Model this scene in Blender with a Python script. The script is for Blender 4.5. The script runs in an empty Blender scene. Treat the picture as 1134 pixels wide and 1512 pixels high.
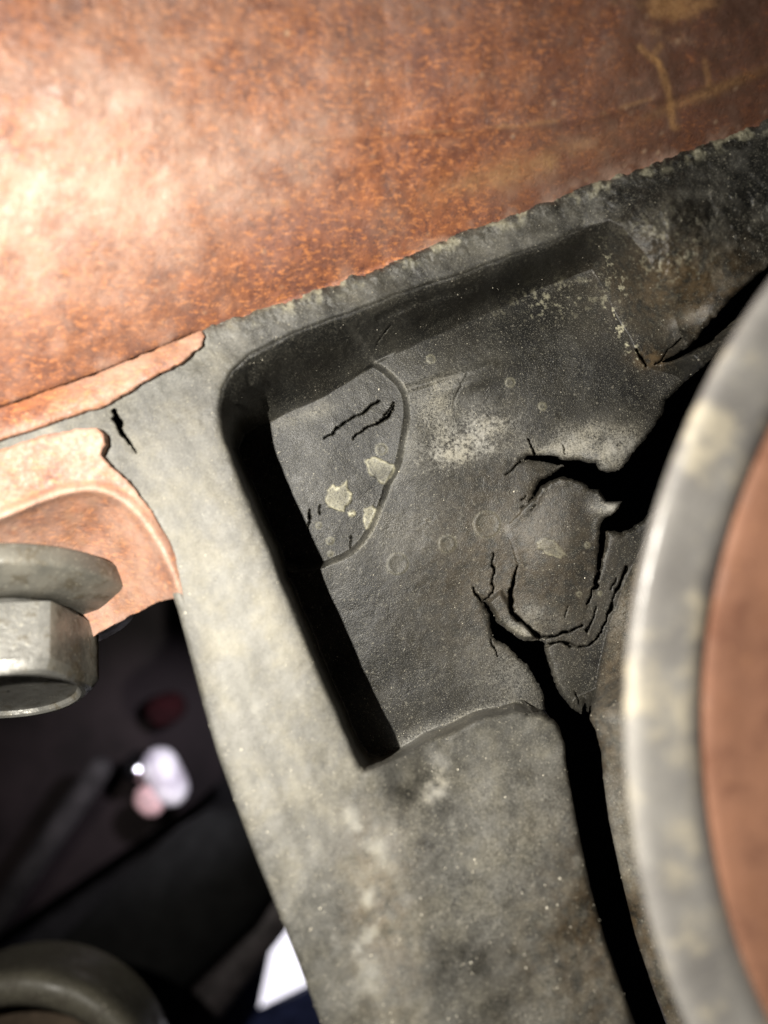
import bpy, bmesh, math
import numpy as np
from mathutils import Vector, Matrix

# ------------------------------------------------------------------ camera, world, lamps, exposure
MM = 0.001
H = 120.0                       # mm from the lens to the sharp plane (the floor of the rubber pocket, z = 0)
K = 2 * H * 0.6 / 1512.0        # mm on the sharp plane for one pixel of the 1134 x 1512 photograph
CX, CY = 567.0, 756.0
sc = bpy.context.scene
COL = sc.collection

cam_d = bpy.data.cameras.new('camera')
cam = bpy.data.objects.new('camera', cam_d); COL.objects.link(cam)
cam.location = (0, 0, H * MM)
cam_d.sensor_fit = 'VERTICAL'; cam_d.sensor_height = 4.8; cam_d.sensor_width = 3.6
cam_d.lens = 4.0
cam_d.clip_start = 0.002; cam_d.clip_end = 20
cam_d.dof.use_dof = True
cam_d.dof.focus_distance = (H - 0.5) * MM
cam_d.dof.aperture_fstop = 1.4
sc.camera = cam

world = bpy.data.worlds.new('World'); sc.world = world
world.use_nodes = True
world.node_tree.nodes['Background'].inputs[0].default_value = (0.75, 0.8, 1.0, 1)
world.node_tree.nodes['Background'].inputs[1].default_value = 0.006

def lamp(name, loc, aim, cone, watts, radius, colour):
    d = bpy.data.lights.new(name, 'SPOT'); d.energy = watts; d.shadow_soft_size = radius * MM
    d.color = colour; d.spot_size = math.radians(cone); d.spot_blend = 1.0
    o = bpy.data.objects.new(name, d); COL.objects.link(o)
    o.location = [c * MM for c in loc]
    o.rotation_euler = (Vector(aim) - Vector(loc)).to_track_quat('-Z', 'Y').to_euler()
    return o
lamp('inspection_torch', (-47, 13, 112), (-20, -16, 10), 124, 1.42, 0.9, (1.0, 0.95, 0.86))     # hand torch held left of the lens
lamp('background_fill', (-27, -33, -75), (-86, -98, -190), 46, 1.0, 3.0, (0.93, 0.9, 1.0))      # added fill spot, hidden behind the rubber to brighten the plug

sc.view_settings.view_transform = 'Standard'; sc.view_settings.look = 'None'
sc.view_settings.exposure = 0.0; sc.view_settings.gamma = 1.0
sc.render.engine = 'CYCLES'
sc.cycles.use_denoising = True
sc.cycles.max_bounces = 5; sc.cycles.diffuse_bounces = 2
sc.cycles.sample_clamp_indirect = 4

# ------------------------------------------------------------------ numeric helpers
def P(px, py, z):
    """photo pixel + height above the sharp plane in mm -> metres"""
    s = K * (H - z) / H
    return (px - CX) * s * MM, (CY - py) * s * MM, z * MM

def sstep(a, b, x):
    t = np.clip((x - a) / (b - a), 0, 1)
    return t * t * (3 - 2 * t)

def vnoise(x, y, seed=0):
    xi = np.floor(x).astype(np.int64); yi = np.floor(y).astype(np.int64)
    xf = x - xi; yf = y - yi
    u = xf * xf * (3 - 2 * xf); v = yf * yf * (3 - 2 * yf)
    def h(a, b):
        n = (a * 374761393 + b * 668265263 + seed * 1442695041) & 0x7fffffff
        n = ((n ^ (n >> 13)) * 1274126177) & 0x7fffffff
        n = (n ^ (n >> 16)) & 0xffff
        return n / 65535.0
    a = h(xi, yi); b = h(xi + 1, yi); c = h(xi, yi + 1); d = h(xi + 1, yi + 1)
    return (a + (b - a) * u) * (1 - v) + (c + (d - c) * u) * v

def fbm(x, y, scale, octaves=4, seed=0):
    """about -1..1; scale = size in pixels of the largest lumps"""
    t = 0; amp = 1; tot = 0; f = 1.0 / scale
    for o in range(octaves):
        t = t + amp * (vnoise(x * f + 31.7 * o, y * f - 17.3 * o, seed + o) * 2 - 1); tot += amp
        amp *= 0.55; f *= 2.03
    return t / tot * 1.5

def seg_dist(x, y, pts, closed):
    """distance to a polyline, plus the running parameter 0..1 of the nearest point"""
    n = len(pts); best = np.full(x.shape, 1e9); par = np.zeros(x.shape)
    last = n if closed else n - 1
    L = [math.hypot(pts[(i + 1) % n][0] - pts[i][0], pts[(i + 1) % n][1] - pts[i][1]) for i in range(last)]
    tot = sum(L); run = 0
    for i in range(last):
        ax, ay = pts[i]; bx, by = pts[(i + 1) % n]
        dx, dy = bx - ax, by - ay; q = dx * dx + dy * dy + 1e-9
        t = np.clip(((x - ax) * dx + (y - ay) * dy) / q, 0, 1)
        d = (x - ax - t * dx) ** 2 + (y - ay - t * dy) ** 2
        m = d < best
        best = np.where(m, d, best); par = np.where(m, (run + t * L[i]) / tot, par)
        run += L[i]
    return np.sqrt(best), par

def sdf(x, y, pts):
    """signed distance, negative inside"""
    d, _ = seg_dist(x, y, pts, True)
    ins = np.zeros(x.shape, bool); n = len(pts)
    for i in range(n):
        ax, ay = pts[i]; bx, by = pts[(i + 1) % n]
        if ay == by: continue
        c = (ay > y) != (by > y)
        ins ^= c & (x < (bx - ax) * (y - ay) / (by - ay) + ax)
    return np.where(ins, -d, d)

def smooth_poly(pts, rounds=2, closed=True):
    p = [tuple(map(float, q)) for q in pts]
    for _ in range(rounds):
        o = []
        n = len(p)
        for i in range(n if closed else n - 1):
            a, b = p[i], p[(i + 1) % n]
            o.append((a[0] * .75 + b[0] * .25, a[1] * .75 + b[1] * .25))
            o.append((a[0] * .25 + b[0] * .75, a[1] * .25 + b[1] * .75))
        if not closed: o = [p[0]] + o + [p[-1]]
        p = o
    return p

def blob(x, y, cx, cy, rx, ry, ang=0.0):
    c, s = math.cos(math.radians(ang)), math.sin(math.radians(ang))
    u = (x - cx) * c + (y - cy) * s; v = -(x - cx) * s + (y - cy) * c
    return np.exp(-((u / rx) ** 2 + (v / ry) ** 2))

def link(name, me, mat, parent=None):
    o = bpy.data.objects.new(name, me); COL.objects.link(o)
    if mat is not None:
        me.materials.clear(); me.materials.append(mat)
    if parent is not None: o.parent = parent
    return o

def np_mesh(name, V, Q, attrs=None, smooth=True):
    me = bpy.data.meshes.new(name)
    V = np.asarray(V, np.float32); Q = np.asarray(Q, np.int32); k = Q.shape[1]
    me.vertices.add(len(V)); me.vertices.foreach_set('co', V.ravel())
    me.loops.add(Q.size); me.loops.foreach_set('vertex_index', Q.ravel())
    me.polygons.add(len(Q)); me.polygons.foreach_set('loop_start', np.arange(0, Q.size, k, dtype=np.int32))
    me.update(calc_edges=True)
    me.polygons.foreach_set('use_smooth', np.full(len(Q), smooth))
    for n, a in (attrs or {}).items():
        at = me.attributes.new(n, 'FLOAT', 'POINT'); at.data.foreach_set('value', np.asarray(a, np.float32))
    me.validate()
    return me

class Relief:
    """a surface over a grid of photo pixels, each vertex with its own height in mm; boundary snapped to the outline"""
    def __init__(s, x0, x1, y0, y1, step, sd, zf, attrs):
        xs = np.arange(x0, x1 + step, step); ys = np.arange(y0, y1 + step, step)
        X, Y = np.meshgrid(xs, ys)
        S = sd(X, Y)
        gy, gx = np.gradient(S, step)
        gl = np.sqrt(gx * gx + gy * gy) + 1e-6
        near = np.abs(S) < 0.72 * step
        X = np.where(near, X - gx / gl * S, X); Y = np.where(near, Y - gy / gl * S, Y)
        ok = S < 0.72 * step
        q = ok[:-1, :-1] & ok[1:, :-1] & ok[:-1, 1:] & ok[1:, 1:]
        idx = np.arange(X.size).reshape(X.shape)
        Q = np.stack([idx[:-1, :-1][q], idx[1:, :-1][q], idx[1:, 1:][q], idx[:-1, 1:][q]], 1)
        used = np.unique(Q); remap = np.full(X.size, -1, np.int64); remap[used] = np.arange(len(used))
        s.Q = remap[Q]; s.x = X.ravel()[used]; s.y = Y.ravel()[used]; s.edge = near.ravel()[used]
        s.S = np.minimum(S.ravel()[used], 0)
        s.z = zf(s.x, s.y, -s.S)
        k = K * (H - s.z) / H
        s.V = np.stack([(s.x - CX) * k * MM, (CY - s.y) * k * MM, s.z * MM], 1)
        s.A = attrs(s.x, s.y) if attrs else {}
    def part(s, name, mat, parent, mask=None, skirt=0.0, skirt_all=False, undercut=0.0):
        Q = s.Q
        if mask is not None:
            cx = s.x[Q].mean(1); cy = s.y[Q].mean(1); Q = Q[mask(cx, cy)]
        used = np.unique(Q); remap = np.full(len(s.x), -1, np.int64); remap[used] = np.arange(len(used))
        Q = remap[Q]; V = s.V[used]; A = {n: a[used] for n, a in s.A.items()}; E = s.edge[used]
        if skirt > 0:
            e = np.concatenate([Q[:, [0, 1]], Q[:, [1, 2]], Q[:, [2, 3]], Q[:, [3, 0]]])
            key = np.sort(e, 1); key = key[:, 0] * len(V) + key[:, 1]
            u, inv, cnt = np.unique(key, return_inverse=True, return_counts=True)
            b = e[cnt[inv] == 1]
            if not skirt_all: b = b[E[b[:, 0]] & E[b[:, 1]]]
            bv = np.unique(b); m = {int(v): len(V) + i for i, v in enumerate(bv)}
            low = V[bv].copy(); low[:, 2] -= skirt * MM
            f = 1 + undercut * skirt / (H - V[bv, 2] / MM); low[:, 0] *= f; low[:, 1] *= f
            V = np.concatenate([V, V[bv], low])
            A = {n: np.concatenate([a, a[bv], a[bv]]) for n, a in A.items()}
            mm = np.full(len(V), 0, np.int64); mm[bv] = np.arange(len(bv)) + len(used)
            nb = len(bv)
            W = np.stack([mm[b[:, 1]], mm[b[:, 0]], mm[b[:, 0]] + nb, mm[b[:, 1]] + nb], 1)
            Q = np.concatenate([Q, W])
        return link(name, np_mesh(name, V, Q, A), mat, parent)

def empty(name, loc, label, cat, group=None):
    o = bpy.data.objects.new(name, None); COL.objects.link(o); o.empty_display_size = 0.005
    o['label'] = label; o['category'] = cat
    if group: o['group'] = group
    return o

# ------------------------------------------------------------------ materials
class NT:
    def __init__(s, name):
        s.m = bpy.data.materials.new(name); s.m.use_nodes = True
        s.t = s.m.node_tree; s.b = s.t.nodes['Principled BSDF']
        s.tc = s.t.nodes.new('ShaderNodeTexCoord').outputs['Object']
    def set(s, node, i, v):
        if isinstance(v, bpy.types.NodeSocket): s.t.links.new(v, node.inputs[i])
        else: node.inputs[i].default_value = v
    def noise(s, scale, detail=4, rough=0.6, vec=None, dist=0.0, stretch=None):
        n = s.t.nodes.new('ShaderNodeTexNoise')
        v = vec or s.tc
        if stretch:
            mp = s.t.nodes.new('ShaderNodeMapping'); mp.inputs['Rotation'].default_value = (0, 0, stretch[0])
            mp.inputs['Scale'].default_value = stretch[1]; s.t.links.new(v, mp.inputs[0]); v = mp.outputs[0]
        s.t.links.new(v, n.inputs['Vector'])
        n.inputs['Scale'].default_value = scale; n.inputs['Detail'].default_value = detail
        n.inputs['Roughness'].default_value = rough; n.inputs['Distortion'].default_value = dist
        return n.outputs['Fac']
    def voro(s, scale, feature='F1', out='Distance', rnd=1.0):
        n = s.t.nodes.new('ShaderNodeTexVoronoi'); n.feature = feature
        s.t.links.new(s.tc, n.inputs['Vector']); n.inputs['Scale'].default_value = scale
        n.inputs['Randomness'].default_value = rnd
        return n.outputs[out]
    def attr(s, name):
        n = s.t.nodes.new('ShaderNodeAttribute'); n.attribute_name = name; return n.outputs['Fac']
    def ramp(s, fac, a, b, lo=0.0, hi=1.0):
        n = s.t.nodes.new('ShaderNodeMapRange'); n.interpolation_type = 'SMOOTHSTEP'
        s.set(n, 0, fac); n.inputs[1].default_value = a; n.inputs[2].default_value = b
        n.inputs[3].default_value = lo; n.inputs[4].default_value = hi
        return n.outputs[0]
    def math(s, op, a, b=0.0, clamp=False):
        n = s.t.nodes.new('ShaderNodeMath'); n.operation = op; n.use_clamp = clamp
        s.set(n, 0, a); s.set(n, 1, b); return n.outputs[0]
    def mix(s, fac, a, b):
        n = s.t.nodes.new('ShaderNodeMix'); n.data_type = 'RGBA'
        s.set(n, 0, fac)
        for i, v in ((6, a), (7, b)):
            s.set(n, i, v if isinstance(v, bpy.types.NodeSocket) else (*v, 1))
        return n.outputs[2]
    def bump(s, height, dist, strength=1.0, prev=None):
        n = s.t.nodes.new('ShaderNodeBump'); n.inputs['Strength'].default_value = strength
        n.inputs['Distance'].default_value = dist; s.t.links.new(height, n.inputs['Height'])
        if prev is not None: s.t.links.new(prev, n.inputs['Normal'])
        return n.outputs[0]
    def out(s, colour, rough, normal=None, spec=0.5, metal=0.0):
        s.set(s.b, 'Base Color', colour if isinstance(colour, bpy.types.NodeSocket) else (*colour, 1))
        s.set(s.b, 'Roughness', rough); s.set(s.b, 'Specular IOR Level', spec); s.set(s.b, 'Metallic', metal)
        if normal is not None: s.t.links.new(normal, s.b.inputs['Normal'])
        return s.m

def rubber_mat():
    n = NT('weathered_rubber')
    dust, pale, brown, wet = n.attr('dust'), n.attr('pale'), n.attr('brown'), n.attr('coarse')
    big = n.noise(130, 5, 0.62); mid = n.noise(700, 5, 0.65); fine = n.noise(3400, 3, 0.6); grit = n.noise(7000, 2, 0.5)
    base = n.mix(n.ramp(big, .35, .7), (0.008, 0.0082, 0.0078), (0.018, 0.0168, 0.0135))
    base = n.mix(n.ramp(mid, .5, .75, 0, .6), base, (0.036, 0.035, 0.029))
    base = n.mix(n.ramp(fine, .57, .72, 0, .5), base, (0.085, 0.08, 0.064))
    base = n.mix(n.ramp(grit, .585, .70, 0, .8), base, (0.21, 0.20, 0.16))
    base = n.mix(n.math('MULTIPLY', n.ramp(mid, .3, .65), brown), base, (0.16, 0.105, 0.05))
    # dust cover breaks up over grain of three sizes
    k = n.math('MULTIPLY', n.ramp(dust, 0, .4), n.attr('gritty'))
    d = n.math('ADD', dust, n.math('MULTIPLY', n.math('SUBTRACT', mid, .5), n.math('MULTIPLY', k, .5)))
    d = n.math('ADD', d, n.math('MULTIPLY', n.math('SUBTRACT', fine, .5), n.math('MULTIPLY', k, 1.5)))
    d = n.math('ADD', d, n.math('MULTIPLY', n.math('SUBTRACT', grit, .5), n.math('MULTIPLY', k, 1.3)))
    dcol = n.mix(n.ramp(n.noise(200, 5, .65), .4, .65), (0.30, 0.292, 0.262), (0.345, 0.325, 0.265))
    c = n.mix(n.math('MULTIPLY', d, 1.0, True), base, dcol)
    p = n.math('MULTIPLY', pale, n.ramp(fine, .3, .55, .35, 1.0), True)
    c = n.mix(p, c, (0.56, 0.53, 0.38))
    # single specks of sand
    v = n.voro(900); pick = n.voro(900, out='Color')
    sp = n.math('MULTIPLY', n.ramp(v, .10, .20, 1, 0), n.ramp(pick, .62, .66))
    c = n.mix(n.math('MULTIPLY', sp, .18), c, (0.5, 0.47, 0.38))
    h = n.math('ADD', n.math('MULTIPLY', mid, .35), n.math('MULTIPLY', fine, .45))
    h = n.math('ADD', h, n.math('MULTIPLY', n.math('MULTIPLY', n.noise(1500, 4, .7), wet), 1.6))
    nb = n.bump(h, 0.00011, .8); nb = n.bump(grit, 0.00006, .9, nb)
    return n.out(c, n.math('SUBTRACT', n.ramp(d, 0, .6, .46, .60), n.math('MULTIPLY', n.ramp(n.noise(240, 4, .6), .45, .7), .12)), nb, .42)

def rust_mat(name='rusted_steel', pink=0.0):
    n = NT(name)
    dust, streak, dark = n.attr('dust'), n.attr('pale'), n.attr('brown')
    big = n.noise(55, 5, .6, dist=.4); mid = n.noise(330, 6, .68, dist=.3); fine = n.noise(1900, 4, .7)
    grain = n.noise(1500, 4, .7, stretch=(math.radians(-24), (.62, 1.4, 1)))
    c = n.mix(n.ramp(mid, .34, .66), (0.13, 0.042, 0.022), (0.29, 0.102, 0.042))
    c = n.mix(n.ramp(big, .45, .7, 0, .6), c, (0.20, 0.090, 0.070))
    c = n.mix(n.ramp(grain, .50, .64, 0, .9), c, (0.47, 0.175, 0.06))
    c = n.mix(n.ramp(n.noise(620, 5, .7, dist=.5), .54, .66, 0, .75), c, (0.085, 0.032, 0.027))
    c = n.mix(n.ramp(fine, .54, .68, 0, .7), c, (0.08, 0.030, 0.024))
    c = n.mix(n.math('MULTIPLY', dark, n.ramp(mid, .25, .6, .5, 1), True), c, (0.085, 0.040, 0.026))
    d = n.math('MULTIPLY', dust, n.ramp(n.noise(210, 6, .7), .30, .66, .35, 1), True)
    c = n.mix(d, c, (0.48, 0.325, 0.25))
    c = n.mix(n.math('MULTIPLY', streak, n.ramp(fine, .3, .6, .45, 1), True), c, (0.40, 0.22, 0.09))
    v = n.voro(560); pk = n.voro(560, out='Color')
    sp = n.math('MULTIPLY', n.ramp(v, .05, .32, 1, 0), n.ramp(pk, .66, 1.0))
    c = n.mix(n.math('MULTIPLY', sp, .5), c, (0.5, 0.36, 0.24))
    h = n.math('ADD', n.math('MULTIPLY', mid, .8), n.math('MULTIPLY', grain, .5))
    pit = n.ramp(n.noise(900, 4, .7), .52, .66, 1, 0)
    nb = n.bump(h, 0.00010, .8); nb = n.bump(pit, 0.00004, .8, nb); nb = n.bump(fine, 0.00007, .9, nb)
    return n.out(c, n.ramp(fine, .3, .7, .40, .66), nb, .45)

def metal_mat(name, a, b, dirt, rough=.5, metal=0.0, s=1.0, spots=(0.5, 0.47, 0.38)):
    n = NT(name)
    big = n.noise(90 * s, 5, .6); mid = n.noise(420 * s, 5, .65); fine = n.noise(2400 * s, 4, .65)
    c = n.mix(n.ramp(big, .36, .64), a, b)
    c = n.mix(n.ramp(mid, .5, .68, 0, .8), c, dirt)
    c = n.mix(n.ramp(fine, .58, .72, 0, .5), c, spots)
    nb = n.bump(mid, 0.00018, .7); nb = n.bump(fine, 0.00005, .8, nb)
    return n.out(c, n.ramp(mid, .35, .65, rough - .1, rough + .2), nb, .5, metal)

def plain_mat(name, col, rough=.5, metal=0.0, scale=150):
    n = NT(name)
    f = n.noise(scale, 5, .6)
    c = n.mix(n.ramp(f, .35, .65), tuple(x * .6 for x in col), tuple(min(1, x * 1.3) for x in col))
    return n.out(c, rough, n.bump(f, .0004, .5), .25 if metal == 0 else .5, metal)

M_RUBBER = rubber_mat()
M_RUST = rust_mat()
M_GRAIN = plain_mat('sand_grain', (0.45, 0.42, 0.34), .3, 0, 3000)

# ------------------------------------------------------------------ outlines read off the photograph (pixels)
BR_EDGE = [(-160, 660), (0, 601), (150, 547), (285, 492), (350, 468), (430, 444), (500, 419), (600, 377), (700, 337),
           (800, 301), (900, 264), (1000, 228), (1070, 203), (1134, 176), (1320, 100)]
RIM = [(536, 1138), (528, 1128), (500, 1062), (460, 965), (420, 868), (380, 770), (345, 685), (328, 634), (324, 604),
       (329, 574), (344, 547), (368, 525), (400, 508), (450, 487), (500, 468), (560, 446), (620, 424), (690, 402),
       (760, 375), (830, 351), (899, 322), (918, 333), (948, 372), (972, 412), (990, 450), (1003, 490), (1020, 520),
       (1060, 560), (1120, 700), (1100, 900), (960, 1000), (860, 1070), (835, 1090), (822, 1071), (800, 1055), (760, 1051),
       (700, 1064), (650, 1087), (585, 1120), (552, 1136)]
FLOOR = [(541, 1112), (528, 1092), (492, 1005), (451, 905), (411, 805), (376, 720), (352, 664), (362, 640), (388, 626),
         (430, 606), (480, 583), (540, 547), (600, 514), (680, 479), (740, 456), (800, 426), (874, 396), (888, 420),
         (908, 460), (930, 500), (945, 530), (962, 544), (1000, 556), (1040, 590), (1100, 700), (1080, 900), (950, 985), (850, 1030),
         (830, 1056), (805, 1046), (760, 1037), (700, 1050), (645, 1074), (590, 1103), (562, 1117)]
RECESS = smooth_poly([(300, 470), (470, 430), (530, 490), (548, 530), (575, 545), (600, 572), (607, 606), (602, 645), (588, 695), (568, 745),
          (546, 795), (518, 822), (475, 839), (430, 846), (330, 800), (300, 640)], 1)
HOLE_A = [(770, 679), (779, 674), (792, 671), (808, 672), (822, 675), (838, 680), (856, 678), (870, 683), (882, 685),
          (887, 693), (898, 697), (912, 696), (921, 689), (932, 672), (945, 656), (962, 636), (973, 620), (980, 606), (984, 592),
          (1003, 572), (1040, 541), (1075, 505), (1134, 462), (1330, 330), (1330, 470), (1100, 770), (1010, 768), (966, 752), (955, 765), (936, 779),
          (919, 787), (905, 784), (895, 783), (894, 800), (889, 822), (886, 836), (883, 850), (881, 838), (883, 812), (886, 790), (888, 774), (893, 766), (903, 761),
          (914, 751), (920, 741), (908, 741), (895, 740), (890, 733), (884, 723), (870, 721), (864, 713), (848, 707),
          (836, 704), (824, 705), (812, 710), (800, 718), (793, 727), (789, 735), (787, 728), (792, 717), (801, 709),
          (814, 701), (824, 695), (836, 688), (828, 687), (812, 684), (798, 680), (784, 680)]
HOLE_A1 = [(973, 536), (990, 527), (1018, 513), (1044, 480), (1079, 441), (1134, 394), (1330, 250), (1330, 300), (1134, 440),
           (1063, 499), (1029, 516), (998, 532)]
HOLE_B = [(712, 886), (718, 889), (724, 901), (731, 913), (736, 922), (747, 928), (757, 936), (768, 945), (780, 948), (793, 945),
          (804, 949), (806, 962), (812, 985), (820, 1008), (829, 1028), (843, 1044), (858, 1056), (862, 1040), (864, 1032),
          (866, 1042), (868, 1052), (872, 1036), (874, 1030), (872, 1050), (872, 1064), (880, 1080),
          (888, 1110), (891, 1150), (899, 1210), (915, 1285), (938, 1380), (968, 1470), (990, 1530), (1040, 1660), (1000, 1660), (944, 1530),
          (916, 1455), (892, 1385), (871, 1310), (856, 1240), (845, 1180), (836, 1130), (834, 1098), (824, 1070), (804, 1052), (780, 1054), (806, 1048),
          (805, 1030), (796, 1010), (781, 986), (762, 966), (746, 953), (734, 947), (729, 943), (726, 930), (722, 908)]
OUTER = [(1330, 96), (1134, 176), (1070, 203), (1000, 228), (900, 264), (800, 301), (700, 337), (600, 377), (500, 419), (430, 444), (350, 468), (312, 480), (285, 500), (150, 560), (0, 622), (-160, 676), (-160, 730),
         (0, 690), (120, 665), (135, 700), (175, 745), (220, 805), (247, 855), (263, 902), (276, 950), (299, 1038), (320, 1110),
         (345, 1180), (376, 1262), (410, 1345), (441, 1422), (474, 1512), (516, 1630), (1140, 1630), (1030, 1300), (1010, 1100), (1020, 900),
         (1060, 735), (1330, 420)]
LIP = [(-160, 662), (0, 603), (150, 549), (286, 493), (297, 489), (302, 496), (297, 512), (262, 538), (222, 558), (180, 585), (163, 594), (150, 601), (100, 616), (60, 630), (0, 651), (-160, 705)]
EAR = [(-160, 712), (0, 664), (62, 643), (112, 634), (142, 632), (151, 640), (156, 657), (147, 671), (166, 690), (186, 708), (222, 752), (250, 800), (268, 846),
       (279, 893), (271, 899), (264, 880), (232, 890), (196, 908), (100, 960), (-160, 1020)]
COAT = [(990, 735), (962, 770), (938, 826), (914, 880), (897, 930), (885, 985), (878, 1030), (866, 1062), (868, 1085), (872, 1110), (874, 1150),
        (882, 1210), (898, 1285), (920, 1380), (948, 1470), (1000, 1630)]
CRACKS = [  # points, start width, end width, depth (mm)
    ([(780, 650), (786, 660), (790, 671)], 1.4, 3.0, 1.6), ([(831, 657), (832, 664), (833, 672)], 1.2, 2.0, 1.2),
    ([(769, 683), (760, 690), (746, 701)], 2.6, 1.2, 1.2), ([(788, 733), (782, 738), (779, 742)], 2.5, 1.3, 1.2),
    ([(778, 730), (771, 738)], 1.2, 1.2, .8), ([(792, 746), (786, 752)], 1.2, 1.2, .6), ([(774, 746), (770, 752)], 1.2, 1.0, .6),
    ([(728, 818), (726, 834), (729, 838), (726, 862), (731, 868), (728, 876), (717, 886)], 1.8, 2.8, 1.6),
    ([(699, 868), (702, 876), (712, 888)], 1.6, 3.2, 1.8),
    ([(764, 834), (760, 848), (757, 866), (754, 884), (757, 904), (767, 915), (782, 926), (796, 939)], 2.4, 11.0, 3.6),
    ([(796, 942), (815, 940), (838, 934), (852, 926), (861, 922)], 7.0, 2.0, 2.6),
    ([(804, 952), (832, 950), (852, 954), (866, 955), (884, 940), (896, 918), (899, 905), (908, 878), (917, 860), (925, 838)], 4.2, 4.0, 2.6),
    ([(883, 846), (880, 860), (882, 866), (874, 872), (873, 880), (867, 891)], 6.0, 2.6, 2.8),
    ([(866, 931), (876, 913), (882, 897)], 3.0, 1.8, 1.5), ([(908, 855), (903, 870)], 1.2, 2.0, 1.2), ([(832, 911), (838, 894)], 1.6, 1.1, .9),
    ([(724, 944), (726, 955), (735, 969)], 2.0, 1.1, 1.2), ([(848, 1022), (856, 1038)], 1.6, 2.4, 1.2),
    ([(480, 648), (494, 638), (500, 631), (516, 620), (540, 607), (561, 592)], 1.4, 2.6, 1.4),
    ([(522, 647), (532, 636), (548, 629), (562, 621), (574, 612), (583, 599)], 1.6, 6.5, 2.0),
    ([(566, 612), (573, 606), (583, 594)], 1.4, 1.8, 1.0), ([(455, 782), (457, 770), (459, 754)], 3.2, 1.6, 1.5),
    ([(473, 759), (474, 745)], 1.6, 1.2, 1.0), ([(517, 808), (519, 790)], 1.3, 1.0, .8), ([(560, 745), (566, 728)], 1.6, 1.2, .9),
    ([(168, 606), (172, 618), (178, 634), (186, 648), (202, 668)], 8.5, 2.0, 7.0),
    ([(690, 552), (680, 570), (668, 600)], 1.2, 1.0, .3), ([(556, 512), (562, 498), (575, 480)], 1.2, 1.0, .4),
    ([(940, 515), (946, 528), (953, 540)], 5.0, 3.0, 1.6), ([(968, 538), (985, 520), (1005, 500)], 3.0, 2.0, 1.4)]
FLAP = [(888, 775), (885, 832), (880, 862), (868, 891), (861, 922), (838, 934), (800, 942), (782, 926), (767, 915), (757, 900), (755, 884), (758, 860), (764, 834), (745, 780), (789, 735), (800, 718), (824, 705), (848, 707), (884, 723), (895, 740), (922, 741), (903, 762)]
STRAND = [(718, 889), (736, 920), (770, 945), (796, 944), (782, 928), (760, 912), (752, 890), (740, 870)]
RINGS = [(719, 774, 20), (563, 664, 8), (587, 833, 16), (660, 803, 13), (488, 799, 5), (488, 818, 4), (471, 776, 4), (867, 805, 4), (855, 877, 3), (886, 876, 3),
         (753, 565, 7), (801, 600, 6), (636, 530, 6), (520, 757, 4)]
STAINS = [([(484, 722), (492, 716), (498, 722), (506, 716), (512, 710), (512, 722), (519, 728), (518, 742), (510, 748), (508, 756), (494, 752), (486, 750), (480, 738)], 1),
          ([(538, 680), (548, 675), (560, 677), (568, 682), (580, 686), (584, 694), (576, 706), (566, 715), (556, 708), (544, 698)], 1),
          ([(538, 752), (550, 747), (556, 752), (549, 770), (542, 782), (537, 776)], 1), ([(513, 757), (523, 755), (525, 760), (515, 762)], 1),
          ([(792, 800), (806, 794), (820, 800), (832, 812), (838, 820), (826, 824), (808, 818), (795, 810)], .55)]

def zrim(x, y):
    return np.clip(13.0 - 0.0072 * (x - 330) + 0.0100 * (y - 560), 9.6, 21.5) + 1.4 * sstep(950, 1500, y)

def zfloor(x, y, rd, t):
    z = 0.0 - 3.2 * blob(x, y, 800, 420, 150, 60, -22) + 0.8 * blob(x, y, 700, 560, 60, 14, -18) + 0.7 * blob(x, y, 620, 660, 40, 60)
    z = z + 0.25 * blob(x, y, 825, 800, 70, 90) - 0.5 * blob(x, y, 690, 900, 60, 80)
    z = z + 1.2 * blob(x, y, 900, 668, 45, 28, -40) + 1.3 * blob(x, y, 905, 752, 25, 14) - 0.6 * blob(x, y, 815, 690, 22, 8)
    z = z + 0.16 * fbm(x, y, 80, 2, 5) + .03 * fbm(x, y, 12, 3, 6)
    w = sstep(.93, 1.0, t)
    z = z - 2.6 * (sstep(1, -10, rd) * w + sstep(45, -45, rd) * (1 - w))
    fl = sdf(x + 1.5 * fbm(x, y, 11, 3, 11), y + 1.5 * fbm(x, y, 11, 3, 12), FLAP)
    z = z + 1.5 * sstep(1.5, -2.5, fl) * sstep(735, 850, x) * sstep(925, 790, y) + .4 * np.exp(-(fl / 9) ** 2) * (fl < 0) * sstep(740, 790, x) * sstep(900, 800, y)
    f2 = sdf(x, y, STRAND)
    z = z + 1.0 * sstep(1.5, -6, f2)
    r2, _ = seg_dist(x, y, [(600, 575), (660, 556), (700, 546), (728, 537)], False)
    return z + 0.45 * np.exp(-(r2 / 5) ** 2)

def crack_depth(x, y):
    dz = np.zeros(x.shape); dark = np.zeros(x.shape)
    for pts, w0, w1, dep in CRACKS:
        xs = [p[0] for p in pts]; ys = [p[1] for p in pts]
        m = np.where((x > min(xs) - 16) & (x < max(xs) + 16) & (y > min(ys) - 16) & (y < max(ys) + 16))[0]
        if not len(m): continue
        xx = x[m] + 2.6 * fbm(x[m], y[m], 13, 4, 11); yy = y[m] + 2.6 * fbm(x[m], y[m], 13, 4, 12)
        d, t = seg_dist(xx, yy, pts, False)
        w = (w0 + (w1 - w0) * t) * np.clip(0.85 + 0.85 * fbm(x[m], y[m], 20, 3, 13), .35, 1.9) * .5
        dz[m] = np.maximum(dz[m], dep * 1.5 * sstep(1.2, 0.5, d / np.maximum(w, 0.85)))
    return dz

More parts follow.
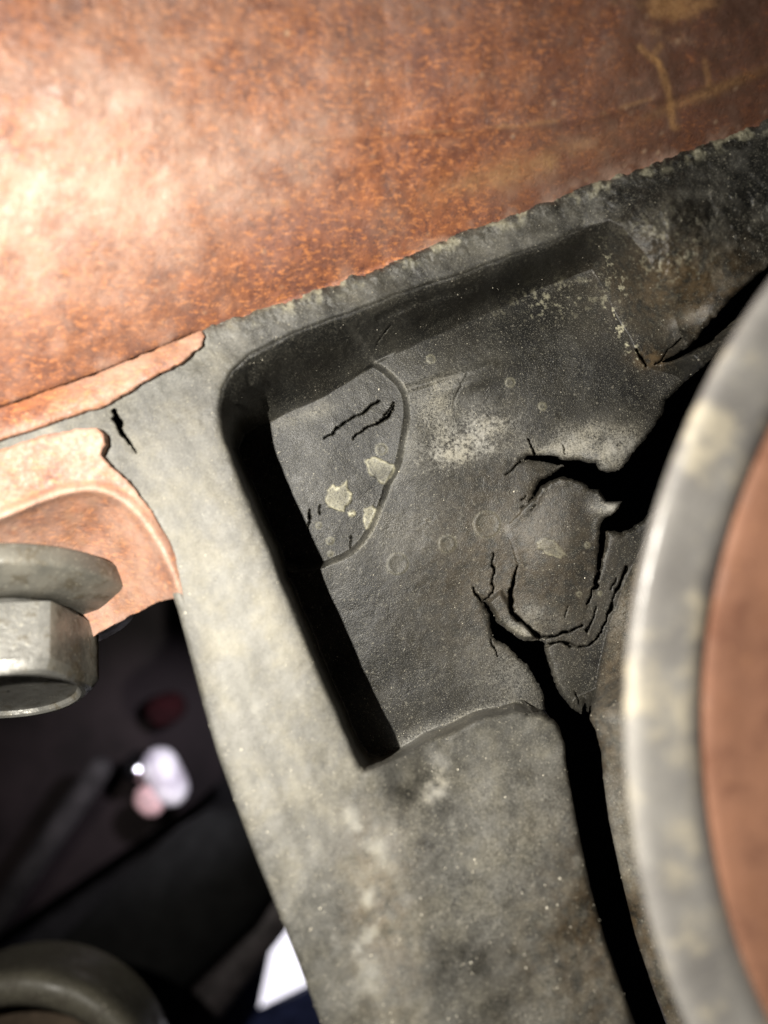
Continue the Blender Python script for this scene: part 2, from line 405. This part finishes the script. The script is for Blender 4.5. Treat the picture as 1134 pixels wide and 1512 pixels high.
def rubber_sdf(X, Y):
    q = 1.7 * sstep(1100, 1050, Y) + .15
    jx = X + q * fbm(X, Y, 10, 3, 21); jy = Y + q * fbm(X, Y, 10, 3, 22)
    k = sstep(560, 480, Y) * sstep(250, 320, X)
    S = sdf(X + k * (4 * fbm(X, Y, 40, 4, 51) + 3.0 * fbm(X, Y, 13, 4, 57)), Y + k * (5 * fbm(X, Y, 36, 4, 52) + 3.5 * fbm(X, Y, 12, 4, 58)), OUTER)
    for h in (HOLE_A, HOLE_A1, HOLE_B):
        xs = [p[0] for p in h]; ys = [p[1] for p in h]
        S = np.maximum(S, -sdf(jx, jy, h))
    return S

def rubber_z(x, y, inside):
    wob_x = x + 2.0 * fbm(x, y, 45, 2, 31); wob_y = y + 2.0 * fbm(x, y, 45, 2, 32)
    dr = -sdf(wob_x, wob_y, RIM); df = sdf(wob_x, wob_y, FLOOR); rd = sdf(wob_x, wob_y, RECESS)
    zr = zrim(x, y) - 5.0 * sstep(1260, 1080, y) * sstep(900, 1000, y) * sstep(540, 640, x); zr = zr + 0.22 * fbm(x, y, 70, 4, 33)
    # cragged rubber along the steel
    be, _ = seg_dist(x, y, BR_EDGE, False)
    zr = zr + 0.32 * np.abs(fbm(x, y, 22, 4, 34)) * sstep(45, 4, be) + 0.5 * np.abs(fbm(x, y, 26, 4, 35)) * blob(x, y, 1030, 330, 130, 90, -25)
    zr = zr + 3.5 * blob(x, y, 985, 350, 75, 75) - 2.5 * blob(x, y, 1005, 470, 50, 34, -25)
    t = np.clip(dr, 0, None) / (np.clip(dr, 0, None) + np.clip(df, 0, None) + 1e-6)
    t = np.where(df <= 0, 1, np.where(dr <= 0, 0, t))
    zf = zfloor(x, y, rd, t)
    tt = t + 0.06 * np.sin(t * 2 * math.pi) * -1
    wall = np.clip(4 * t * (1 - t), 0, 1)
    z = zr + (zf - zr) * np.clip(tt, 0, 1) + wall * (0.45 * fbm(x, y, 16, 4, 36) * blob(x, y, 360, 580, 70, 60) + .35 * fbm(x, y, 30, 4, 37))
    sh, _ = seg_dist(x, y, [(560, 470), (610, 447), (700, 424)], False)
    z = z - 0.5 * wall * sstep(9, 1, sh)
    # rounded shoulder at the pocket rim and the block top
    z = z - 0.45 * sstep(900, 820, x) * np.exp(-np.abs(dr) / 2.6) * (1 - sstep(.2, 1, t))
    # coat of rubber on the sleeve
    ic = sdf(x, y, COAT + [(1400, 1630), (1400, 735)])
    c = np.clip(-ic, 0, 90)
    lo = sstep(900, 1230, y)
    zc = (z + 0.11 * c) * (1 - lo) + (9.5 + 0.05 * c) * lo + .3 * fbm(x, y, 50, 3, 38)
    z = np.where(ic < 0, np.minimum(zc, 19), z)
    # soft edges along every outline, sunk where the steel covers it
    z = z - 0.9 * np.exp(-inside / 2.6) * (1 + .5 * fbm(x, y, 18, 3, 39))
    z = z - 6.0 * sstep(-4, -14, sdf(x, y, EAR)) - 2.0 * sstep(-3, -12, sdf(x, y, LIP))
    z = z - crack_depth(x, y)
    for pts, kk in STAINS:
        z = z + .14 * kk * sstep(1.0, -1.5, sdf(x + 1.5 * fbm(x, y, 8, 2, 46), y + 1.5 * fbm(x, y, 8, 2, 47), pts))
    for cx, cy, r in RINGS:
        q = np.hypot(x - cx, y - cy)
        z = z + 0.07 * sstep(r, r - 2, q) * sstep(r - 9, r - 2, q)
    return z

LEFTBAND = [(-160, 560), (290, 480), (430, 430), (700, 330), (900, 262), (897, 322), (690, 402), (560, 446), (400, 508), (344, 547), (324, 604),
            (345, 685), (420, 868), (528, 1128), (548, 1150), (600, 1240), (640, 1400), (700, 1640), (500, 1640), (260, 900)]
def rubber_attrs(x, y):
    dr = -sdf(x, y, RIM); rd = sdf(x, y, RECESS); rim = sstep(6, -8, dr)
    n1 = fbm(x, y, 90, 5, 41); n2 = fbm(x, y, 26, 4, 42)
    lb = sstep(30, -40, sdf(x, y, LEFTBAND)) * rim
    d = 0.02 + 0.05 * n1
    band = 0.34 + 0.24 * sstep(560, 900, y) * sstep(1350, 1100, y) + .1 * sstep(500, 400, x) * sstep(700, 900, y) + 0.08 * n1 + .05 * n2
    band = band * (0.30 + 0.70 * sstep(720, 380, x + (y < 520) * 120))
    n3 = fbm(x * .92 - y * .38, (x * .38 + y * .92) * .22, 22, 5, 49)
    band = band + .14 * n3
    d = d + lb * band
    d = d + .16 * sstep(24, 8, dr) * sstep(1020, 1050, y) * sstep(530, 560, x) * sstep(870, 800, x)
    d = d + rim * sstep(1040, 1090, y) * (0.10 + 0.12 * n1 + .12 * n2) * (1 - .75 * lb)
    d = d + rim * sstep(560, 800, x) * sstep(600, 400, y) * (0.0 + .13 * n2)
    fl = sstep(-4, 8, dr) * sstep(-6, 4, rd)
    patch = lambda *a: blob(x, y, *a)
    nn = 1 + .7 * n2; n4 = fbm(x, y, 3.4, 2, 50)
    d = d + fl * nn * ((.55 + .5 * n4) * patch(680, 664, 66, 17, -15) + (.34 + .4 * n4) * patch(695, 638, 64, 28, -18) + .30 * patch(640, 610, 40, 55, 20) + .16 * patch(650, 560, 80, 12, -18))
    d = d + nn * ((.8 + .3 * n4) * patch(908, 668, 36, 24, -35) + .5 * patch(860, 650, 60, 22, -15) + 1.1 * patch(906, 750, 20, 11) + .3 * patch(805, 665, 45, 10))
    d = d + fl * (.08 * patch(600, 780, 60, 50) + .06 * patch(780, 780, 120, 60) + .16 * patch(760, 1000, 60, 50) + .30 * patch(640, 1080, 90, 14, -22) + .05 * patch(700, 860, 60, 120))
    d = d + fl * .06 * patch(800, 900, 60, 60) + fl * .6 * patch(772, 932, 28, 10, 25) + fl * (.25 + .2 * n2) * patch(800, 908, 34, 16, 15)
    d = d + sstep(3.5, 0, np.abs(rd)) * sstep(20, 40, dr) * sstep(470, 500, x) * .16 * (1 + n2)
    d = d + (.14 + .10 * n2) * np.exp(-((rd + 3) / 4.5) ** 2) * sstep(470, 500, x) * sstep(10, 30, dr)
    d = d - .02 * sstep(-8, -16, rd) + .24 * patch(455, 612, 55, 13, -18) * sstep(2, -6, rd)
    pl = 1.3 * patch(904, 470, 8, 22, -20) + 1.4 * patch(930, 508, 7, 26, -28) + .45 * patch(820, 445, 70, 26, -15) + .5 * patch(905, 400, 12, 60, -25) + .3 * patch(980, 380, 60, 60)
    pale = np.clip(pl, 0, 1) * sstep(.35, .7, fbm(x, y, 5, 3, 44) + .35 * n2)
    # ragged bright fringe along the steel
    be, _ = seg_dist(x, y, BR_EDGE, False)
    pale = pale + .45 * sstep(26, 4, be) * sstep(.0, .6, fbm(x, y, 18, 4, 45)) * sstep(300, 420, x)
    for pts, k in STAINS:
        s = sdf(x + 1.5 * fbm(x, y, 8, 2, 46), y + 1.5 * fbm(x, y, 8, 2, 47), pts)
        pale = pale + k * (.5 * sstep(2.8, .4, np.abs(s + 1)) * np.clip(.5 + 1.1 * fbm(x, y, 12, 3, 59), 0, 1.3) + .26 * sstep(1, -1, s) * (1 + n2))
    for cx, cy, r in RINGS:
        q = np.hypot((x - cx), (y - cy)) + 1.0 * fbm(x, y, 12, 2, 48)
        pale = pale + (.14 if r < 10 else .07) * sstep(2.2, .8, np.abs(q - r)) + (.07 if r < 10 else .03) * (q < r)
    ic = sdf(x, y, COAT + [(1400, 1630), (1400, 735)])
    coat = sstep(4, -10, ic)
    d = d + coat * (.16 + .10 * n1 + .06 * n2)
    brown = coat * .3 + rim * sstep(1130, 1250, y) * .5 * blob(x, y, 560, 1330, 50, 180, -8) + .5 * blob(x, y, 1010, 420, 100, 60) + .6 * blob(x, y, 960, 530, 25, 14)
    brown = brown + rim * .3 * blob(x, y, 880, 1400, 120, 200) + fl * .22 * blob(x, y, 760, 830, 130, 130) 
    d = d + rim * .85 * np.clip(n2 + .25, 0, 1) * (blob(x, y, 548, 1370, 22, 90, 4) + blob(x, y, 530, 1225, 40, 14, 50) + blob(x, y, 640, 1160, 40, 26, 60))
    gritty = .30 + .7 * (1 - rim) + .3 * sstep(1100, 1200, y) * (1 - lb)
    coarse = np.clip(blob(x, y, 370, 580, 70, 50) + .8 * blob(x, y, 1030, 320, 150, 100) + sstep(30, 5, be), 0, 1)
    return {'dust': np.clip(d, 0, 1), 'pale': np.clip(pale, 0, 1), 'brown': np.clip(brown, 0, 1), 'coarse': coarse, 'gritty': np.clip(gritty, 0, 1)}

mount = empty('rubber_bushing', (0, 0, 0), 'black rubber bushing with deep pocket, torn and cracked web around the sleeve', 'bushing')
rub = Relief(-160, 1330, 40, 1630, 1.4, rubber_sdf, rubber_z, rubber_attrs)
_rim = lambda x, y: sdf(x, y, RIM)
_coat = lambda x, y: sdf(x, y, COAT + [(1400, 1630), (1400, 735)])
is_coat = lambda x, y: _coat(x, y) < 0
is_web = lambda x, y: (_rim(x, y) < 0) & ~is_coat(x, y)
is_blk = lambda x, y: (_rim(x, y) >= 0) & (y > 1045) & (x > 536 + (y - 1138) * .25) & ~is_coat(x, y)
o = rub.part('rim', M_RUBBER, mount, lambda x, y: ~(is_coat(x, y) | is_web(x, y) | is_blk(x, y)), skirt=24)
o = rub.part('web', M_RUBBER, mount, is_web, skirt=3.0, undercut=.7); o['label'] = 'cracked dark rubber web with open tears'
o = rub.part('stop_block', M_RUBBER, mount, is_blk, skirt=26); o['label'] = 'raised dusty rubber block below the pocket'
o = rub.part('sleeve_coat', M_RUBBER, mount, is_coat, skirt=9, undercut=1.0); o['label'] = 'brownish rubber coat bonded round the sleeve'

def grains(name, n, seed, weight, zoff, parent, mat, x0, x1, y0, y1, smin=.05, smax=.16, src=None):
    """loose grains of sand, or grains added for glints, lying on the surface"""
    rng = np.random.default_rng(seed)
    w = weight(src.x, src.y) * (src.x > x0) * (src.x < x1) * (src.y > y0) * (src.y < y1)
    pick = rng.choice(len(src.x), n, p=w / w.sum())
    C = src.V[pick]
    base = np.array([(1, 0, 0), (-1, 0, 0), (0, 1, 0), (0, -1, 0), (0, 0, 1), (0, 0, -1)], float)
    tri = np.array([(0, 2, 4), (2, 1, 4), (1, 3, 4), (3, 0, 4), (2, 0, 5), (1, 2, 5), (3, 1, 5), (0, 3, 5)])
    sz = (smin + (smax - smin) * rng.random(n) ** 3) * MM
    V = np.zeros((n, 6, 3)); 
    A = rng.normal(size=(n, 3, 3)); Qm, _ = np.linalg.qr(A)
    V = np.einsum('nij,kj->nki', Qm, base) * (sz[:, None, None]) * (0.6 + .6 * rng.random((n, 6, 1)))
    V = V + C[:, None, :]
    T = (tri[None] + (np.arange(n) * 6)[:, None, None]).reshape(-1, 3)
    o = link(name, np_mesh(name, V.reshape(-1, 3), T, None, False), mat, parent); o['kind'] = 'stuff'
    return o
wg = lambda x, y: 0.25 + 1.2 * np.clip(rub.A['dust'], 0, .5) + .6 * rub.A['pale'] + .8 * sstep(1000, 1100, y)
grains('sand_grain_cover', 4600, 3, wg, 0, mount, M_GRAIN, 150, 1134, 180, 1530, .025, .13, src=rub)

M_GLINT = plain_mat('glint_grain', (0.75, 0.70, 0.58), .12, 0, 3000)
grains('glint_grain_cover', 240, 9, lambda x, y: .15 + 1.0 * sstep(1050, 1150, y) * sstep(900, 800, x) + .3 * (rub.A['dust'] > .3), 0, mount, M_GLINT, 200, 900, 560, 1520, .06, .2, src=rub)  # pale glossy grains added to make the bright glints on the rubber

# ------------------------------------------------------------------ rusty steel bracket
brk = empty('steel_bracket', (0, 0, 0), 'rusty orange-brown steel bracket clasping the rubber bushing', 'bracket')
SHELL0 = BR_EDGE + [(1320, -160), (-160, -160)]
SHELL = [(a, b + (26 if a > 300 else 0)) for a, b in BR_EDGE] + [(1320, -160), (-160, -160)]
def shell_sdf(X, Y):
    return sdf(X, Y, SHELL)
EDGE_FIT = np.polyfit([p[0] / 600 for p in BR_EDGE], [p[1] for p in BR_EDGE], 4)
def edge_off(x, y):
    return np.clip((np.polyval(EDGE_FIT, x / 600) - y) * .92, 0, None)
def shell_z(x, y, inside):
    d = edge_off(x, y)
    z = zrim(x, np.interp(x, [p[0] for p in BR_EDGE], [p[1] for p in BR_EDGE])) - 0.75 + 0.7 * sstep(330, 250, x) * np.exp(-d / 25)
    cr, _ = seg_dist(x, y, [(300, 215), (450, 205), (600, 197), (760, 188), (880, 172), (960, 148), (1134, 100)], False)
    z = z + 10.0 * (1 - np.exp(-d / 185)) + 0.016 * d
    z = z + 0.22 * np.exp(-(cr / 8) ** 2) * sstep(300, 520, x)
    z = z + 0.4 * fbm(x, y, 140, 3, 53) * sstep(0, 60, d) + 0.06 * fbm(x, y, 18, 4, 54)
    return z - 0.35 * np.exp(-inside / 2.5)
def shell_attrs(x, y):
    n1 = fbm(x, y, 110, 5, 55); n2 = fbm(x, y, 30, 4, 56)
    d, _ = seg_dist(x, y, BR_EDGE, False)
    dust = .75 * blob(x, y, 60, 310, 300, 170, -20) + .4 * n1 * blob(x, y, 300, 150, 400, 200) + .26 * blob(x, y, 400, 120, 300, 170) + .05 + .15 * np.clip(n2, 0, 1)  # broad left blobs put the torch's washed-out glare into the dust tone
    dust = dust + .30 * sstep(26, 2, d) * sstep(-.2, .6, n2)
    st, t = seg_dist(x + 4 * n2, y, [(945, 70), (975, 95), (985, 130), (990, 160), (998, 188)], False)
    st2, _ = seg_dist(x + 4 * n2, y, [(976, 100), (968, 82), (978, 68)], False)
    pale = .55 * sstep(9, 1, st) + .4 * sstep(8, 1, st2) + .7 * sstep(.25, .75, blob(x, y, 1000, 8, 50, 32) + .35 * n2) + .35 * sstep(7, 2, seg_dist(x + 4 * n2, y, [(1040, 90), (1045, 125)], False)[0])
    cr, _ = seg_dist(x, y + 3 * n2, [(300, 215), (450, 205), (600, 197), (760, 188), (880, 172), (960, 148)], False)
    pale = pale + .3 * sstep(5, 1, cr) * sstep(330, 600, x) * sstep(-.3, .5, n2)
    pale = pale + .5 * blob(x, y, 1050, 135, 90, 8, -22) + .35 * blob(x, y, 760, 252, 120, 22, -18) * (1 + n2)
    dark = sstep(560, 1080, x) * .95 + .45 * sstep(170, 30, d) * sstep(420, 750, x) * 0 + .5 * np.clip(n1, 0, 1) + .25 * sstep(500, 900, x) * n2  # ramp in x paints the torch's falloff to the right; noise is mottling
    return {'dust': np.clip(dust, 0, 1), 'pale': np.clip(pale, 0, 1), 'brown': np.clip(dark, 0, 1)}  # dust also carries the torch's glare, brown its falloff
shell = Relief(-160, 1320, -160, 680, 2.4, shell_sdf, shell_z, shell_attrs)
shell.part('shell', M_RUST, brk, skirt=1.6, skirt_all=False)

def lip_z(x, y, inside):
    yb = np.interp(x, [p[0] for p in BR_EDGE], [p[1] for p in BR_EDGE]); t = np.clip((y - yb) / 50, 0, 1.2)
    return zrim(x, yb) + 0.7 + 0.9 * np.sin(np.clip(t, 0, 1) * 1.8) - 0.2 * np.exp(-inside / 1.6) + .12 * fbm(x, y, 24, 4, 61)
def lip_attrs(x, y):
    n1 = fbm(x, y, 60, 4, 62); n2 = fbm(x, y, 20, 4, 63)
    return {'dust': np.clip(.46 + .3 * n1 - .4 * blob(x, y, 40, 610, 60, 18, -20), 0, 1), 'pale': np.clip(.12 * n2 + .1, 0, 1), 'brown': np.clip(.1 * n1, 0, 1)}
lip = Relief(-160, 310, 480, 710, 1.8, lambda X, Y: sdf(X + 1.5 * fbm(X, Y, 14, 3, 64), Y + 1.5 * fbm(X, Y, 14, 3, 65), LIP), lip_z, lip_attrs)
o = lip.part('lip', M_RUST, brk, skirt=2.5); o['label'] = 'pale orange folded steel lip'

FOLD = smooth_poly([(-200, 830), (-80, 792), (0, 763), (60, 737), (110, 721), (155, 722), (194, 745), (228, 788), (252, 832), (272, 890)], 2, False)
FOLDP = FOLD + [(250, 1100), (-200, 1100)]
def ear_z(x, y, inside):
    s = sdf(x, y, FOLDP); d = np.clip(-s, 0, None)
    z = zrim(x, y) + 1.3 - 0.012 * (y - 700)
    z = z + 0.55 * np.exp(-(s / 9) ** 2) - 11.0 * (1 - np.exp(-(np.clip(d - 4, 0, None) / 105)))
    return z - 0.15 * np.exp(-inside / 1.6) + .1 * fbm(x, y, 26, 4, 66)
def ear_attrs(x, y):
    s = sdf(x, y, FOLDP); n1 = fbm(x, y, 70, 4, 67); n2 = fbm(x, y, 20, 4, 68)
    dust = np.where(s > 0, .55 + .3 * n1, .62 + .2 * n1) + .45 * np.exp(-(s / 6) ** 2)
    return {'dust': np.clip(dust, 0, 1), 'pale': np.clip(.2 * n2, 0, .4), 'brown': np.clip(.12 * sstep(0, -40, s) + .2 * n2, 0, 1)}
ear = Relief(-160, 290, 620, 1030, 1.7, lambda X, Y: sdf(X + 1.4 * fbm(X, Y, 16, 3, 69), Y + 1.4 * fbm(X, Y, 16, 3, 70), EAR), ear_z, ear_attrs)
o = ear.part('ear', M_RUST, brk, skirt=3.0); o['label'] = 'pinkish rusty ear with dished seat for the bolt'

# ------------------------------------------------------------------ lathe / prism helpers
def frame(origin, axis, up):
    z = Vector(axis).normalized(); x = Vector(up); x = (x - z * x.dot(z)).normalized(); y = z.cross(x)
    m = Matrix((x, y, z)).transposed().to_4x4(); m.translation = Vector(origin); return m
def lathe(name, prof, segs, mat, parent=None, mtx=None, a0=0, a1=360, wob=0.0):
    """profile of (radius, height) in mm"""
    n = len(prof); full = abs(a1 - a0) >= 360
    A = np.radians(np.linspace(a0, a1, segs, endpoint=not full))
    r = np.array([p[0] for p in prof]); h = np.array([p[1] for p in prof])
    R = np.repeat(r[None], segs, 0); 
    if wob: R = R + wob * np.sin(A * 7 + 1)[:, None] * .4 + wob * np.sin(A * 13)[:, None] * .3
    V = np.stack([R * np.cos(A)[:, None], R * np.sin(A)[:, None], np.repeat(h[None], segs, 0)], 2).reshape(-1, 3) * MM
    i = np.arange(segs if full else segs - 1)[:, None]; j = np.arange(n - 1)[None]
    ii = (i + 1) % segs
    Q = np.stack([i * n + j, ii * n + j, ii * n + j + 1, i * n + j + 1], 2).reshape(-1, 4)
    o = link(name, np_mesh(name, V, Q), mat, parent)
    if mtx is not None: o.matrix_world = mtx
    return o

# ------------------------------------------------------------------ sleeve in the middle of the bushing
M_SLEEVE = metal_mat('dusty_grey_steel', (0.21, 0.20, 0.19), (0.38, 0.365, 0.34), (0.56, 0.50, 0.38), .28, 0.0, .5)
M_CORE = metal_mat('flat_rust', (0.18, 0.082, 0.048), (0.29, 0.14, 0.084), (0.14, 0.058, 0.034), .7, 0.0, .5, (0.4, 0.2, 0.1))
slv = empty('center_sleeve', (0, 0, 0), 'big round grey metal sleeve with rusty inner face, right of the torn rubber', 'sleeve')
ZS = 51.0; DZ = ZS - 44.0
cx, cy, _ = P(2045, 1075, ZS); R = (2045 - 925) * K * (H - ZS) / H
prof = [(R - 22.0, 0), (R - 21.0, 30), (R - 16, 35), (R - 7, 37.2), (R - 3.2, 38.8), (R - 1.4, 41), (R - .35, 42.4), (R, 43.2), (R - .1, 43.7), (R - .5, 44.1), (R - 1.1, 44.2),
        (R - 1.9, 44.1), (R - 2.8, 43.9), (R - 4.5, 43.6), (R - 6.0, 43.2), (R - 6.8, 42.3)]
prof = [(a, b + DZ if b > 34 else b) for a, b in prof]
lathe('rim', prof, 420, M_SLEEVE, slv, Matrix.Translation((cx, cy, 0)), wob=.12)
prof = [(a, b + DZ) for a, b in [(R - 6.55, 39.5), (R - 6.55, 42.9), (R - 7.2, 43.15), (R - 9, 43.1), (R - 20, 42.8), (R - 40, 42.6), (.1, 42.6)]]
lathe('core', prof, 300, M_CORE, slv, Matrix.Translation((cx, cy, 0)), wob=.12)

# ------------------------------------------------------------------ bolt and washer
M_BOLT = metal_mat('worn_zinc_steel', (0.12, 0.118, 0.108), (0.21, 0.206, 0.19), (0.075, 0.062, 0.038), .34, 0.35, 1.0)
M_BOLT2 = metal_mat('grimy_shaded_steel', (0.10, 0.098, 0.085), (0.19, 0.18, 0.15), (0.085, 0.07, 0.045), .4, 0.1, 1.0)
axis = Vector((0.17, -0.91, 0.47)).normalized()
end = Vector(P(12, 1030, 14.0))
RC = 10.9                                  # corner radius of the hexagon, mm
HB = 9.6                                   # head height
seat = end - axis * (HB + 4.6) * MM
bolt = empty('hex_bolt', (0, 0, 0), 'hex bolt head with hollow end, worn grey metal, screwed into the rusty ear', 'bolt')
m = frame(end - axis * HB * MM, axis, (0.93, 0.12, -0.36))
def hex_head():
    bm = bmesh.new()
    prof = [(0.90, 0.0, 1), (1.0, 0.9, 0), (1.0, HB - 1.5, 0), (0.955, HB - .35, .35), (0.925, HB, .8), (0.88, HB + .05, 1), (0.85, HB - .2, 1), (0.83, HB - .7, 1), (0.4, HB - .8, 1), (0.02, HB - .8, 1)]
    N = 96; rows = []
    for k, h, rnd in prof:
        row = []
        for i in range(N):
            a = 2 * math.pi * i / N
            aa = (a % (math.pi / 3)) - math.pi / 6
            hexr = RC * math.cos(math.pi / 6) / math.cos(aa)
            hexr = min(hexr, RC * .985)
            cr = RC * math.cos(math.pi / 6) * 1.03
            r = (hexr * (1 - rnd) + cr * rnd) * k
            row.append(bm.verts.new((r * math.cos(a) * MM, r * math.sin(a) * MM, h * MM)))
        rows.append(row)
    for r0, r1 in zip(rows, rows[1:]):
        for i in range(N): bm.faces.new((r0[i], r0[(i + 1) % N], r1[(i + 1) % N], r1[i]))
    me = bpy.data.meshes.new('head'); bm.to_mesh(me); bm.free()
    for p in me.polygons: p.use_smooth = True
    me.set_sharp_from_angle(angle=math.radians(13))
    return me
hd = link('head', hex_head(), M_BOLT, bolt); hd.matrix_world = m
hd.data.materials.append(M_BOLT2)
for p in hd.data.polygons:                 # one flat painted darker, for its shade turned away from the torch
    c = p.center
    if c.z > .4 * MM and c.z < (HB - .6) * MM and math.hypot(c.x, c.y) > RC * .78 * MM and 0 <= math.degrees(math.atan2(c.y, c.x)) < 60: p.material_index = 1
lathe('shank', [(5.8, -9), (5.8, 1)], 40, M_BOLT2, bolt, m)
wsh = lathe('washer', [(6.3, -4.2), (15.2, -4.2), (15.6, -4.05), (15.8, -3.7), (15.8, -1.9), (15.7, -1.5), (15.3, -1.2), (11.4, -.1), (6.3, 0.0), (6.3, -4.2)], 120, M_BOLT2, None, m)
wsh['label'] = 'thick round grey steel washer under the hex bolt head'; wsh['category'] = 'washer'

# ------------------------------------------------------------------ what shows behind: underside of the vehicle, far out of focus
def slab(name, pts, z, thick, mat, parent=None, jit=0.0):
    """flat sheet with thickness; outline in pixels at height z"""
    bm = bmesh.new()
    top = [bm.verts.new(P(x, y, z)) for x, y in pts]
    low = [bm.verts.new((v.co.x, v.co.y, v.co.z - thick * MM)) for v in top]
    bm.faces.new(top); bm.faces.new(low[::-1]); n = len(pts)
    for i in range(n): bm.faces.new((top[i], low[i], low[(i + 1) % n], top[(i + 1) % n]))
    bmesh.ops.recalc_face_normals(bm, faces=bm.faces)
    me = bpy.data.meshes.new(name); bm.to_mesh(me); bm.free()
    return link(name, me, mat, parent)
def rod(name, a, b, r, mat, parent=None, segs=32):
    a, b = Vector(a), Vector(b); L = (b - a).length / MM
    return lathe(name, [(.01, -r * .5), (r * .5, -r * .35), (r * .87, 0), (r, r * .5), (r, L - r * .5), (r * .87, L), (r * .5, L + r * .35), (.01, L + r * .5)], segs, mat, parent, frame(a, b - a, (.3, .5, .8)))
o = slab('underbody', [(-700, -300), (1700, -300), (1700, 2000), (760, 2000), (640, 1560), (540, 1320), (414, 1338), (381, 1497), (352, 1650), (320, 2000), (-700, 2000)], -260, 3,
         plain_mat('black_underseal', (0.012, 0.011, 0.012), .75)); o['kind'] = 'structure'
o = slab('heat_shield', [(-240, 900), (330, 880), (330, 1150), (292, 1182), (180, 1258), (70, 1332), (-20, 1392), (-240, 1500)], -215, 2, plain_mat('brown_grime', (0.016, 0.011, 0.012), .6, 0, 30))
o['label'] = 'dark brown sheet behind the bolt, out of focus'; o['category'] = 'sheet'
o = rod('strut', P(-40, 1405, -185), P(152, 1128, -180), 4.4, plain_mat('grey_strut_paint', (0.026, 0.023, 0.024), .7))
o['label'] = 'thin blurred grey rod running diagonally behind the bolt'; o['category'] = 'rod'
o = rod('crossbar', P(180, 1640, -170), P(425, 1322, -180), 7.2, plain_mat('dull_bar_paint', (0.06, 0.052, 0.054), .5))
o['label'] = 'dim grey bar beside the bright white gap, out of focus'; o['category'] = 'bar'
o = slab('blue_panel', [(340, 1520), (384, 1494), (470, 1452), (560, 1410), (640, 1700), (330, 1760)], -240, 4, plain_mat('navy_paint', (0.035, 0.045, 0.12), .5))
o['label'] = 'dark blue panel below the bright white gap'; o['category'] = 'panel'
o = rod('black_pipe', P(120, 1480, -165), P(352, 1258, -165), 20, plain_mat('black_rubber_pipe', (0.005, 0.005, 0.005), .95))
o['label'] = 'fat black pipe lost in shadow behind the rubber arm'; o['category'] = 'pipe'
# small fittings
con = empty('plug_connector', (0, 0, 0), 'pinkish white plastic plug lit up in the dark background', 'connector')
mw = plain_mat('white_plastic', (0.82, 0.74, 0.84), .35)
rod('housing', P(230, 1118, -190), P(258, 1176, -188), 6.6, mw, con)
rod('collar', P(210, 1172, -186), P(230, 1194, -186), 4.6, plain_mat('pink_plastic', (0.62, 0.40, 0.40), .4), con)
o = lathe('cap_nut', [(.01, 4.6), (2.2, 4.1), (3.9, 2.5), (4.4, 0), (4.4, -3.5), (5.8, -3.6), (5.8, -5)], 40, plain_mat('polished_metal', (0.75, 0.75, 0.80), .16, 1.0), None, frame(P(203, 1136, -188), (.1, .1, 1), (1, 0, 0)))
o['label'] = 'tiny shiny metal cap beside the white plug'; o['category'] = 'cap'
o = rod('red_clip', P(228, 1054, -200), P(262, 1040, -198), 6.0, plain_mat('red_plastic', (0.02, 0.001, 0.002), .95))
o['label'] = 'small dim red clip above the white plug'; o['category'] = 'clip'
# round flange low down
flg = empty('pipe_flange', (0, 0, 0), 'round grey pipe flange with brown inside, below the bolt, out of focus', 'flange')
zf = -48.0; fx, fy, _ = P(10, 1684, zf); fr = 232 * K * (H - zf) / H
mt = frame((fx, fy, zf * MM), (.10, .12, 1), (1, 0, 0))
lathe('rim', [(fr - 1.5, -22), (fr - .6, -6), (fr, -2), (fr - .5, 0), (fr - 2, .9), (fr - 4.5, .6), (fr - 6.2, -.6), (fr - 6.8, -3), (fr - 7, -14)], 160, metal_mat('olive_grey_metal', (0.06, 0.055, 0.042), (0.095, 0.088, 0.066), (0.05, 0.042, 0.03), .5, 0, .5), flg, mt)
lathe('bore', [(fr - 7, -13), (fr - 20, -15), (.1, -15)], 120, plain_mat('dark_brown_bore', (0.075, 0.055, 0.038), .7), flg, mt)
# daylight beyond the vehicle
sky_m = bpy.data.materials.new('daylight_sky'); sky_m.use_nodes = True
t = sky_m.node_tree; t.nodes.clear()
em = t.nodes.new('ShaderNodeEmission'); em.inputs[0].default_value = (0.93, 0.90, 1.0, 1); em.inputs[1].default_value = 1.6
ou = t.nodes.new('ShaderNodeOutputMaterial'); t.links.new(em.outputs[0], ou.inputs[0])
o = slab('sky', [(-300, 900), (1300, 900), (1300, 2000), (-300, 2000)], -420, 1, sky_m); o['kind'] = 'structure'
